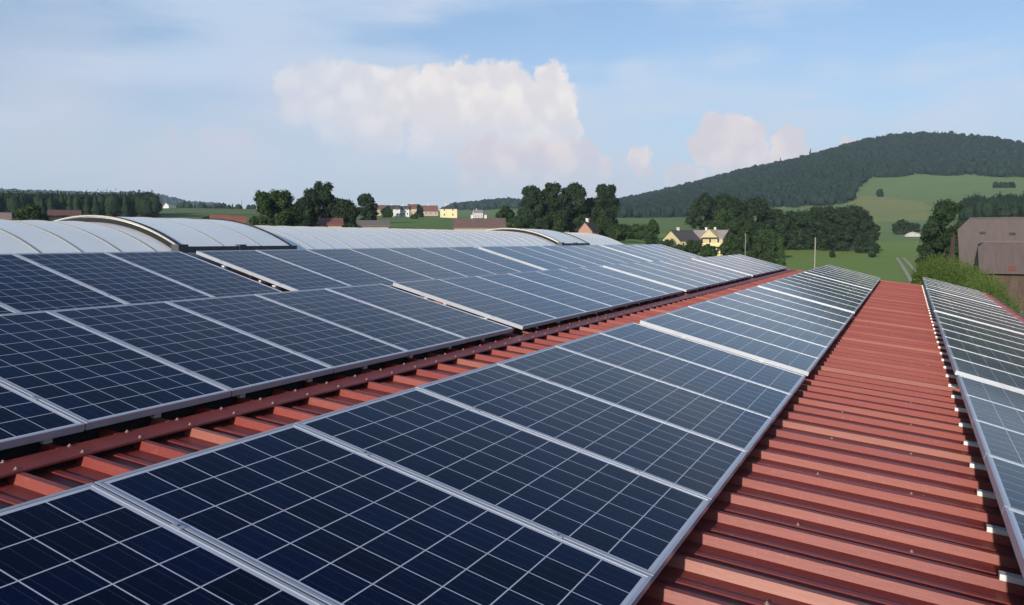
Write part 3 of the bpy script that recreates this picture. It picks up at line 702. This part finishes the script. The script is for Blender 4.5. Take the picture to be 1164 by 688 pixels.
for x, D, ty, s in ((1054, 74, 296, .8), (1060, 72, 293, 1.1), (1068, 69, 292, 1.1), (1077, 66, 293, 1.1), (1086, 62, 296, 1.05), (1096, 56, 305, .9)):
    p = at(x, 300, D); t = thing('hedge_shrub', (p.x, p.y, gz(p.x, p.y)), 'leafy yellow-green shrub in the bushy far end of the hedge, below the barn', 'hedge shrub', 'shrubs of the bushy hedge end below the barn', random.uniform(0, 6.28))
    t.scale = (s, s, (at(x, ty, D).z-p.z+p.z-gz(p.x, p.y))/5.0); link('foliage', HS[int(x) % 3], t); link('stem', HST, t)

# woods (stuff): hundreds of small crowns in one mesh each
def conifer_arrays(h, r):
    V = []; Fc = []
    for k in range(3):
        z0, z1, rr = h*(.08+.26*k), h*(.50+.25*k), r*(1-.27*k); i = len(V); n = 7
        for j in range(n): a = 6.283*j/n+k; q = rr*(1 if j % 2 else .78); V.append((q*math.cos(a), q*math.sin(a), z0-(.03*h if j % 2 else 0)))
        V.append((0, 0, z1))
        for j in range(n): Fc.append((i+j, i+(j+1) % n, i+n))
    return np.array(V), np.array(Fc)
def blob_arrays(h, r):
    import bmesh
    bm = bmesh.new(); bmesh.ops.create_icosphere(bm, subdivisions=2, radius=1)
    V = np.array([v.co[:] for v in bm.verts]); Fc = np.array([[v.index for v in f.verts] for f in bm.faces]); bm.free()
    V *= (1+rng.uniform(-.22, .22, size=(len(V), 1))); V = V*np.array([r, r, h*.45]); V[:, 2] += h*.55
    return V, Fc
PROTO = [conifer_arrays(1, .26) for _ in range(1)]+[blob_arrays(1, .34) for _ in range(4)]
def leafy_blob(h, r):
    V, Fc = blob_arrays(h, r); V = (V-[0, 0, .5*h])*.80+[0, 0, .5*h]; n = 190
    d = rng.normal(size=(n, 3)); d /= np.linalg.norm(d, axis=1)[:, None]; lump = 1+.25*np.sin(d[:, :1]*7+1)*np.sin(d[:, 1:2]*6+2)*np.sin(d[:, 2:]*8)
    c = d*lump*np.array([r, r, h*.45])*rng.uniform(.82, 1.05, (n, 1))+[0, 0, .52*h]
    LV = (c[:, None, :]+rng.normal(size=(n, 3, 3))*.028*h).reshape(-1, 3)
    return np.vstack([V, LV]), np.vstack([Fc, np.arange(n*3).reshape(n, 3)+len(V)])
PROTO_NEAR = [conifer_arrays(1, .20)]+[leafy_blob(1, .27) for _ in range(4)]
def wood(name, label, cells, hmin, hmax, m, pcon=.5, leafy=0, fs=.9):
    VS, FS, off = [], [], 0
    for px, py in cells:
        h = random.uniform(hmin, hmax); PP = PROTO_NEAR if leafy > 20 else PROTO; q = PP[0] if random.random() < pcon else PP[random.randint(1, 4)]
        a = random.random()*6.28; ca, sa = math.cos(a), math.sin(a); V = q[0]*h*np.array([1.15, 1.15, 1]); X = V[:, 0]*ca-V[:, 1]*sa; Y = V[:, 0]*sa+V[:, 1]*ca
        VS.append(np.stack([X+px, Y+py, V[:, 2]+gz(px, py)-.5], 1)); FS.append(q[1]+off); off += len(V)
        if leafy:     # leaf clumps over the crown, so that the edge of the wood reads as foliage
            X3 = VS[-1]; fa = q[1][rng.integers(0, len(q[1]), leafy)]; w3 = rng.dirichlet((1, 1, 1), leafy)
            c3 = (X3[fa]*w3[:, :, None]).sum(1)+rng.normal(size=(leafy, 3))*.25
            d3 = rng.normal(size=(leafy, 3, 3))*fs*.5; LV = (c3[:, None, :]+d3).reshape(-1, 3)
            VS.append(LV); FS.append(np.arange(leafy*3).reshape(leafy, 3)+off); off += leafy*3
    me = np_mesh(name, np.vstack(VS), np.vstack(FS), m)
    return tag(link(name, me), label, 'wood', kind='stuff')
def scatter(inside, x0, x1, d0, d1, sp):
    pts = []; D = d0
    while D < d1:
        a = az_of(x0)
        while a < az_of(x1):
            aa = a+random.uniform(-.5, .5)*sp/D; DD = D+random.uniform(-.5, .5)*sp; X = XPX(aa)
            if inside(X, DD): pts.append((CAM.x+math.sin(aa)*DD, CAM.y+math.cos(aa)*DD))
            a += sp/D
        D += sp*.9
    return pts
LW = mat('far_wood_foliage', (.019,.036,.026), rough=.85, spec=.1, noise=.4, nscale=.012, col2=(.014,.028,.021))
LW2 = mat('wood_edge_foliage', (.024,.044,.020), rough=.85, spec=.1, noise=.4, nscale=.08, col2=(.013,.026,.014))
def hillin(X, D):
    if X < 850: lo = 905
    elif X < 962: lo = 945+6*math.sin(X*.2)
    elif X < 985: lo = 945+(X-962)/23*290+12*math.sin(X*.5)
    else: lo = 1245+10*math.sin(X*.11)
    return lo < D < 1640 and X > 672
wood('hill_wood', 'dark mixed wood covering the big hill on the right', scatter(hillin, 660, 1260, 900, 1640, 5.7), 8, 13.5, LW, .72)
wood('valley_wood', 'dark wood edge behind the grey barn roof at the far right', scatter(lambda X, D: X > 1092+random.uniform(-4, 6), 1085, 1300, 560, 640, 5.2), 11, 16, LW2, .45, 50, .55)
wood('left_wood', 'dark fir wood along the horizon at the far left', scatter(lambda X, D: X < 178-(D-470)*.02 and (X < 150 or random.random() < .8), -160, 185, 460, 560, 4.2), 11.5, 15, LW2, .45, 50, .45)
wood('ridge_wood', 'blue-green wooded ridge on the horizon at the far left', scatter(lambda X, D: True, -150, 250, 3380, 3640, 16), 16, 24, LW, .3)
wood('middle_wood', 'low wooded hill on the horizon right of the village', scatter(lambda X, D: X > 535 or D > 1700, 515, 700, 1600, 1840, 9), 10, 16, LW, .4)
wood('skyline_scrub', 'thin dark line of trees along the horizon of the left field', scatter(lambda X, D: True, 205, 290, 1000, 1030, 9), 5, 9, LW2, .2)

# ------------------------------------------------------------------ houses, barn, poles
WIN = mat('window_glass', (.03,.035,.045), rough=.1)
def house(name, x, y, D, wpx, wall_h, roof_h, depth, wallc, roofc, label, rz=0.0, hip=False, chim=1, wins=3, cat='house', group=None, overhang=.4, ground=True, storeys=1):
    p = at(x, y, D); g = gz(p.x, p.y) if ground is True else (p.z if ground is False else ground)
    pxm = F/(AF.dot(p-CAM)); w = wpx/pxm
    t = thing(name, (p.x, p.y, g), label, cat, group, -math.atan2(p.x-CAM.x, p.y-CAM.y)+rz)
    wm = mat('wall_%02x%02x%02x' % tuple(int(c*255) for c in wallc), wallc, rough=.9, noise=.06, nscale=.5)
    rm = mat('roof_%02x%02x%02x' % tuple(int(c*255) for c in roofc), roofc, rough=.85, noise=.15, nscale=.8)
    a, b = w/2, depth/2; mb = MB()
    if hip: mb.box(-a, a, -b, b, -1.5, wall_h)
    else:
        mb.box(-a, a, -b, b, -1.5, wall_h-.02)
        for s in (-1, 1): mb.v += [(s*a, -b, wall_h-.02), (s*a, b, wall_h-.02), (s*a, 0, wall_h+roof_h-.12)]; i = len(mb.v); mb.f.append((i-3, i-2, i-1)); mb.m.append(0)
    link('wall', mb.mesh('wall', wm), t)
    o = overhang; th = .18; mb = MB(); ze = wall_h-o*roof_h/b
    if hip:
        ri = max(.1, a-b*.9)
        base = [(-a-o, -b-o, ze), (a+o, -b-o, ze), (a+o, b+o, ze), (-a-o, b+o, ze)]; top = [(-ri, 0, wall_h+roof_h), (ri, 0, wall_h+roof_h)]
        mb.quad(base[0], base[1], top[1], top[0]); mb.quad(base[2], base[3], top[0], top[1]); mb.quad(base[1], base[2], top[1]); mb.quad(base[3], base[0], top[0]); mb.quad(*base[::-1])
    else:
        P = [(-b-o, ze), (0, wall_h+roof_h), (b+o, ze), (b+o, ze-th), (0, wall_h+roof_h-th), (-b-o, ze-th)]
        n0 = len(mb.v); mb.v = [(-a-o, yy, zz) for yy, zz in P]+[(a+o, yy, zz) for yy, zz in P]
        for k in range(6): mb.f.append((k, (k+1) % 6, 6+(k+1) % 6, 6+k)); mb.m.append(0)
        mb.f += [(0,1,4,5), (1,2,3,4), (6,11,10,7), (7,10,9,8)]; mb.m += [0]*4
    ro = link('roof', mb.mesh('roof', rm), t)
    for k in range(chim):
        mb = MB(); cx_ = (-.3+.55*k)*a; mb.box(cx_-.3, cx_+.3, -.25, .35, wall_h+roof_h*.5, wall_h+roof_h+.7); mb.box(cx_-.38, cx_+.38, -.33, .43, wall_h+roof_h+.7, wall_h+roof_h+.8)
        link('chimney', mb.mesh('chimney', mat('chimney_render', (.6,.58,.55), rough=.9)), ro)
    for s in range(storeys):
        for k in range(wins):
            cxx = -a+(k+.5)*2*a/wins; z0 = .9+s*2.7
            mb = MB(); mb.box(cxx-.38, cxx+.38, -b-.03, -b+.02, z0, z0+1.2); wf = link('window', mb.mesh('window', mat('white_frame', (.7,.7,.68), rough=.6)), t)
            mb = MB(); mb.box(cxx-.31, cxx+.31, -b-.045, -b-.031, z0+.08, z0+1.12); link('pane', mb.mesh('pane', WIN), wf)
    return t
WH, CR, YE = (.62,.61,.58), (.66,.58,.36), (.50,.43,.25)
DG, RB, OR = (.055,.055,.065), (.19,.09,.07), (.27,.09,.055)
house('village_house', 447, 247, 485, 14, 4.6, 1.9, 8, WH, DG, 'white village house with dark roof, leftmost beside the round garden tree', rz=.1, storeys=2, wins=2)
house('village_house', 460, 247, 490, 12, 4.4, 1.7, 8, WH, DG, 'white village house with dark roof next to the pointed conifer', rz=-.1, storeys=2, wins=3)
house('village_house', 470, 246, 530, 11, 4.6, 2.6, 8, (.5,.42,.30), RB, 'village house with red-brown roof behind the pointed conifer', rz=.2)
house('village_house', 489, 246, 520, 16, 3.0, 3.2, 9, (.4,.33,.28), RB, 'red-brown roofed village house between the two dark conifers', rz=.1)
house('village_house', 510, 246.5, 480, 19, 4.8, 2.1, 9, CR, DG, 'cream village house with dark pyramid roof at the right of the village', hip=True, storeys=2, wins=2)
house('village_house', 432, 247, 540, 12, 4.4, 2.4, 8, (.45,.36,.28), RB, 'village house half hidden behind the egg-shaped tree', rz=.3)
house('village_house', 543, 247, 700, 10, 4.5, 2.2, 8, (.5,.5,.5), (.25,.22,.22), 'small distant grey house right of the village', rz=.2)
house('low_building', 545, 263, 230, 56, 1.5, 2.4, 12, (.35,.30,.26), (.16,.10,.085), 'long low building with wide brown roof just beyond the skylight', chim=2, wins=0, cat='building')
house('low_building', 425, 262, 215, 32, 1.7, 1.3, 10, (.3,.28,.26), (.16,.14,.13), 'low building with grey-brown roof beyond the skylight', chim=0, wins=0, cat='building')
house('low_building', 376, 262, 200, 24, 2.3, 1.4, 8, (.35,.25,.2), (.18,.075,.06), 'small building with dull red roof under the dark tree clump', chim=0, wins=0, cat='building')
house('low_building', 403, 263, 190, 26, 1.5, .8, 7, (.4,.3,.25), OR, 'low shed with bright orange tile roof beyond the skylight', chim=0, wins=0, cat='building')
house('low_building', 74, 256, 220, 30, 3.8, 1.3, 9, (.4,.3,.25), (.14,.065,.055), 'building with dull red roof right of the rounded treetop', chim=0, wins=0, cat='building')
house('low_building', 2, 258, 200, 16, 3.4, 1.2, 8, WH, (.26,.18,.17), 'pale building with pinkish roof at the left edge', chim=0, wins=0, cat='building')
house('low_building', 268, 256, 215, 20, 2.8, 1.2, 7, (.35,.3,.28), OR, 'orange-roofed shed left of the broad loose tree', chim=0, wins=0, cat='building')
house('low_building', 250, 256, 230, 18, 2.9, 1.1, 7, (.4,.3,.25), OR, 'small orange-roofed shed by the upright garden tree', chim=0, wins=0, cat='building')
house('distant_farmhouse', 189, 238.3, 900, 6, 3.2, 3.0, 5, (.75,.74,.72), (.4,.35,.33), 'tiny white farmhouse on the skyline of the left field', rz=1.5, chim=0, wins=1)
house('distant_farmhouse', 169, 237, 880, 12, 4.5, 4.0, 9, (.45,.35,.33), RB, 'tiny red-roofed farmhouse at the edge of the far left wood', rz=.4, chim=0, wins=1)
# the pale gabled cottage at the foot of the central clump
house('cottage', 669, 270, 215, 14, 2.9, 2.0, 4, (.36,.21,.17), (.03,.025,.025), 'small cottage with dark roof and pinkish gable under the central trees', rz=1.0, chim=1, wins=1)
# yellow houses
h1 = house('yellow_house', 774, 285, 262, 30, 3.0, 2.8, 7.5, YE, (.060,.055,.060), 'yellow house with sharp gable and dark roof, left of the pair', rz=.75, chim=1, wins=3)
h2 = house('yellow_house', 808, 287, 270, 38, 5.2, 2.3, 8.5, YE, (.30,.26,.24), 'larger yellow house with grey roof and balcony, right of the pair', rz=-.35, chim=2, wins=4, storeys=2)
mb = MB(); mb.box(-4.5, 5.2, -6.4, -4.78, 2.5, 2.65); mb.box(-4.5, 5.2, -6.45, -6.35, 2.65, 3.55)
for q in (-4.4, 0, 5.1): mb.box(q-.1, q+.1, -6.42, -6.22, -.5, 2.5)
link('balcony', mb.mesh('balcony', mat('balcony_cream', (.66,.55,.28), rough=.8)), h2)
mb = MB(); mb.v = [(-2.5, -4.8, 2.2), (3.0, -4.8, 2.2), (3.0, -7.6, 1.5), (-2.5, -7.6, 1.5), (-2.5, -4.8, 2.12), (3.0, -4.8, 2.12), (3.0, -7.6, 1.42), (-2.5, -7.6, 1.42)]; mb.f = [(3,2,1,0), (4,5,6,7), (0,1,5,4), (1,2,6,5), (2,3,7,6), (3,0,4,7)]; mb.m = [0]*6
link('awning', mb.mesh('awning', mat('white_awning', (.7,.7,.7), rough=.8)), h2)
mb = MB()    # cross gable
P = [(-2.6, 5.2), (2.6, 5.2), (0, 7.6)]
mb.v = [(x+1.5, -6.0, z) for x, z in P]+[(x+1.5, 0, z) for x, z in P]; mb.f = [(0,1,2), (3,5,4), (0,3,4,1), (1,4,5,2), (2,5,3,0)]; mb.m = [0, 0, 0, 0, 0]
link('gable', mb.mesh('gable', mat('wall_gable', YE, rough=.9)), h2)

for x, y, D, h, w, ds in ((757, 285, 235, 12, 20, 'low green bush hiding the foot of the yellow gable'), (788, 288, 238, 17, 22, 'green bush between the two yellow houses'), (829, 290, 235, 22, 26, 'tall green bush covering the right corner of the larger yellow house'), (771, 286, 232, 8, 16, 'low green bush before the smaller yellow house'), (801, 290, 232, 10, 14, 'small green bush before the larger yellow house')):
    tree('garden_bush', x, y, D, h, w, 'bush', LM, ds, cat='bush', n=1800)
# white heap under a sheet on the slope
p = at(1041, 268, 478); t0 = thing('covered_heap', (p.x, p.y, gz(p.x, p.y)), 'white sheeted heap on the slope left of the large barn tree', 'heap')
mb = MB(); n = 14
for i in range(n):
    for k in range(6):
        def hp(i_, k_):
            u = -1+2*i_/n; v = -1+2*k_/6; return (u*5.6, v*3, max(0, (1-abs(u+.25)**1.1*.75))*max(0, 1-v*v)*2.6*(1-max(0, abs(u)-.8)*5)-.1)
        mb.quad(hp(i, k), hp(i+1, k), hp(i+1, k+1), hp(i, k+1))
link('sheet', mb.mesh('sheet', mat('white_sheet', (.42,.40,.37), rough=.8, noise=.2, nscale=.5), True), t0)

# barn: big weathered roof, hipped at its left end, lower annexe in front
BW = mat('weathered_barn_roof', (.135,.105,.097), rough=.9, noise=.25, nscale=.5, col2=(.10,.083,.078), stretch=(6, 1, .6), bump=.2, bscale=3)
BWALL = mat('old_brown_boards', (.075,.05,.038), rough=.9, noise=.3, nscale=.6, stretch=(6, 1, 1))
DB = 108.0
def bp(x, y, D=DB): return at(x, y, D)
org = bp(1125, 300); org.z = gz(org.x, org.y)
barn = thing('barn', org, 'large weathered grey-brown barn with clipped roof end and lower front annexe', 'barn')
def bobj(name, quads, m, parent=None):
    mb = MB()
    for q in quads: mb.quad(*[Vector(v)-org for v in q])
    return link(name, mb.mesh(name, m), parent or barn)
er = Vector((AR.x, AR.y, 0)).normalized()             # along the barn front, to the right
ef = Vector((ray(1125, 300).x, ray(1125, 300).y, 0)).normalized()   # into the picture
er = Vector((ef.y, -ef.x, 0))
def B(px, py, back=0.0):
    """point on the plane `back` metres behind the barn front"""
    d = ray(px, py); t = ((org-CAM).dot(ef)+back)/d.dot(ef); return CAM+d*t
eL = B(1091, 306, 0); eR = eL+er*22
def S(px, py, p0, k=.95):
    """point of the roof plane through p0 that rises k per metre backwards"""
    n = Vector((0, 0, 1))-ef*k; d = ray(px, py); t = (p0-CAM).dot(n)/d.dot(n); return CAM+d*t
mL = S(1088.5, 261, eL); rL = S(1102, 248.5, eL); rR = rL+er*19; mR = mL+er*22.2
dm = (rL-mL).dot(ef); mLb = mL+ef*(2*dm); mRb = mR+ef*(2*dm)
de = (rL-eL).dot(ef); ebL = eL+ef*(2*de); ebR = eR+ef*(2*de)
br = bobj('roof', [(eL, eR, mR, rR, rL, mL), (rL, rR, mRb, ebR, ebL, mLb), (mL, rL, mLb)], BW)
wb = [eL+er*.5+ef*.4, eR-er*.4+ef*.4, ebR-er*.4-ef*.4, ebL+er*.5-ef*.4]
qs = []
for a_, b_ in zip(wb, wb[1:]+wb[:1]):
    qs.append([Vector((a_.x, a_.y, org.z-.5)), Vector((b_.x, b_.y, org.z-.5)), Vector((b_.x, b_.y, eL.z)), Vector((a_.x, a_.y, eL.z))])
qs.append((wb[0], wb[3], mLb+er*.5, mL+er*.5))
bobj('wall', qs, BWALL)
q0 = B(1081, 272, 4.5); q1 = B(1086, 265, 4.0)
bobj('side_bay', [(Vector((q0.x, q0.y, org.z)), Vector((q1.x, q1.y, org.z)), q1, q0), (q0, q1, q1+ef*5, q0+ef*5), (Vector((q0.x, q0.y, org.z)), q0, q0+ef*5, Vector((q0.x, q0.y, org.z))+ef*5)], mat('reddish_boards', (.065,.035,.032), rough=.9))
for px, py in ((1117, 264.5), (1151, 265.5)):       # two small dormer vents
    c = S(px, py, eL); sl = (rL-mL); m2 = MB(); T = Matrix.Translation(c-org) @ ef.to_track_quat('Y', 'Z').to_matrix().to_4x4()
    m2.prism([(-.32, -.12), (.32, -.12), (.26, .12), (-.26, .12)], -.35, 1.2, T=T); link('vent', m2.mesh('vent', mat('vent_dark', (.05,.04,.035), rough=.9)), br)
# annexe
aE = B(1113, 311, -5.0); aEr = aE+er*20; aT = S(1111.5, 281, aE); aR_ = S(1118.5, 275.5, aE)
aTr = aT+er*20; aRr = aR_+er*19; bk = max(.5, (S(1118.5, 275.5, eL)-aR_).dot(ef))
bobj('annexe_roof', [(aE, aEr, aTr, aRr, aR_, aT), (aR_, aRr, aRr+ef*bk-Vector((0,0,.3)), aR_+ef*bk-Vector((0,0,.3)))], mat('weathered_annexe_roof', (.118,.088,.082), rough=.9, noise=.25, nscale=.5, col2=(.088,.070,.066), stretch=(6, 1, .6), bump=.2, bscale=3))
bobj('annexe_gap_shade', [(aT, S(1104.8, 309, eL)-ef*.1, aE), (aT, aR_, S(1112, 277, eL)-ef*.1, S(1104.8, 309, eL)-ef*.1)], mat('gap_shade', (.02,.016,.014), rough=.9))  # near-black faces stand in for the shade in the annexe's open side
w0 = aE+er*.8+ef*.8; w1 = aEr+ef*.8
bobj('annexe_wall', [(Vector((w0.x, w0.y, org.z-.5)), Vector((w1.x, w1.y, org.z-.5)), w1+Vector((0,0,.1)), w0+Vector((0,0,.1)))], BWALL)
c0, c1, c2, c3 = S(1146, 303, aE), S(1155, 303, aE), S(1155, 308.5, aE), S(1146, 308.5, aE); up = Vector((0, 0, .05))-ef*.05
bobj('rust_patch', [(c3+up, c2+up, c1+up, c0+up)], mat('rusty_sheet', (.14,.05,.04), rough=.9))

bobj('ridge_cap', [(aR_-ef*.12-Vector((0,0,.02)), aRr-ef*.12-Vector((0,0,.02)), aRr+Vector((0,0,.10)), aR_+Vector((0,0,.10))), (rL-ef*.15, rR-ef*.15, rR+Vector((0,0,.10)), rL+Vector((0,0,.10)))], mat('ridge_tiles', (.16,.125,.115), rough=.9))
# utility poles
POLE = mat('pale_pole', (.27,.26,.22), rough=.8)
def pole(x, yb, yt, D, r, label):
    p = at(x, yb, D); q = at(x, yt, D); g = gz(p.x, p.y); t = thing('utility_pole', (p.x, p.y, g), label, 'pole')
    mb = MB(); mb.tube((0, 0, -.2), (0, 0, q.z-g), r*1.2, r, 10); link('post', mb.mesh('post', POLE, True), t)
    mb = MB(); mb.tube((0, 0, q.z-g), (0, 0, q.z-g+.12), r*1.3, r*.5, 10); link('cap', mb.mesh('cap', POLE), t)
pole(926, 306, 271, 95, .055, 'pale utility pole on the meadow between the two panel rows')
pole(847, 292, 266, 190, .06, 'thin pole beside the yellow balcony house')
# mast on the far horizon
p = at(275, 238, 1500); g = gz(p.x, p.y); t = thing('mast', (p.x, p.y, g), 'thin mast on the far horizon left of the broad loose tree', 'mast')
mb = MB(); mb.tube((0, 0, 0), (0, 0, at(275, 227, 1500).z-g), .5, .3, 8); link('post', mb.mesh('post', DARKMETAL), t)

# ------------------------------------------------------------------ air
mb = MB(); mb.box(-3900, 3900, -1500, 3900, -60, 260)
m = bpy.data.materials.new('haze'); m.use_nodes = True; t = m.node_tree; t.nodes.clear()
pv = t.nodes.new('ShaderNodeVolumePrincipled'); pv.inputs['Color'].default_value = (.62, .80, 1, 1); pv.inputs['Density'].default_value = .00010; pv.inputs['Anisotropy'].default_value = .0
t.links.new(pv.outputs[0], t.nodes.new('ShaderNodeOutputMaterial').inputs['Volume'])
tag(link('haze', mb.mesh('haze', m)), kind='stuff')

scene.render.resolution_x = 1024; scene.render.resolution_y = 605
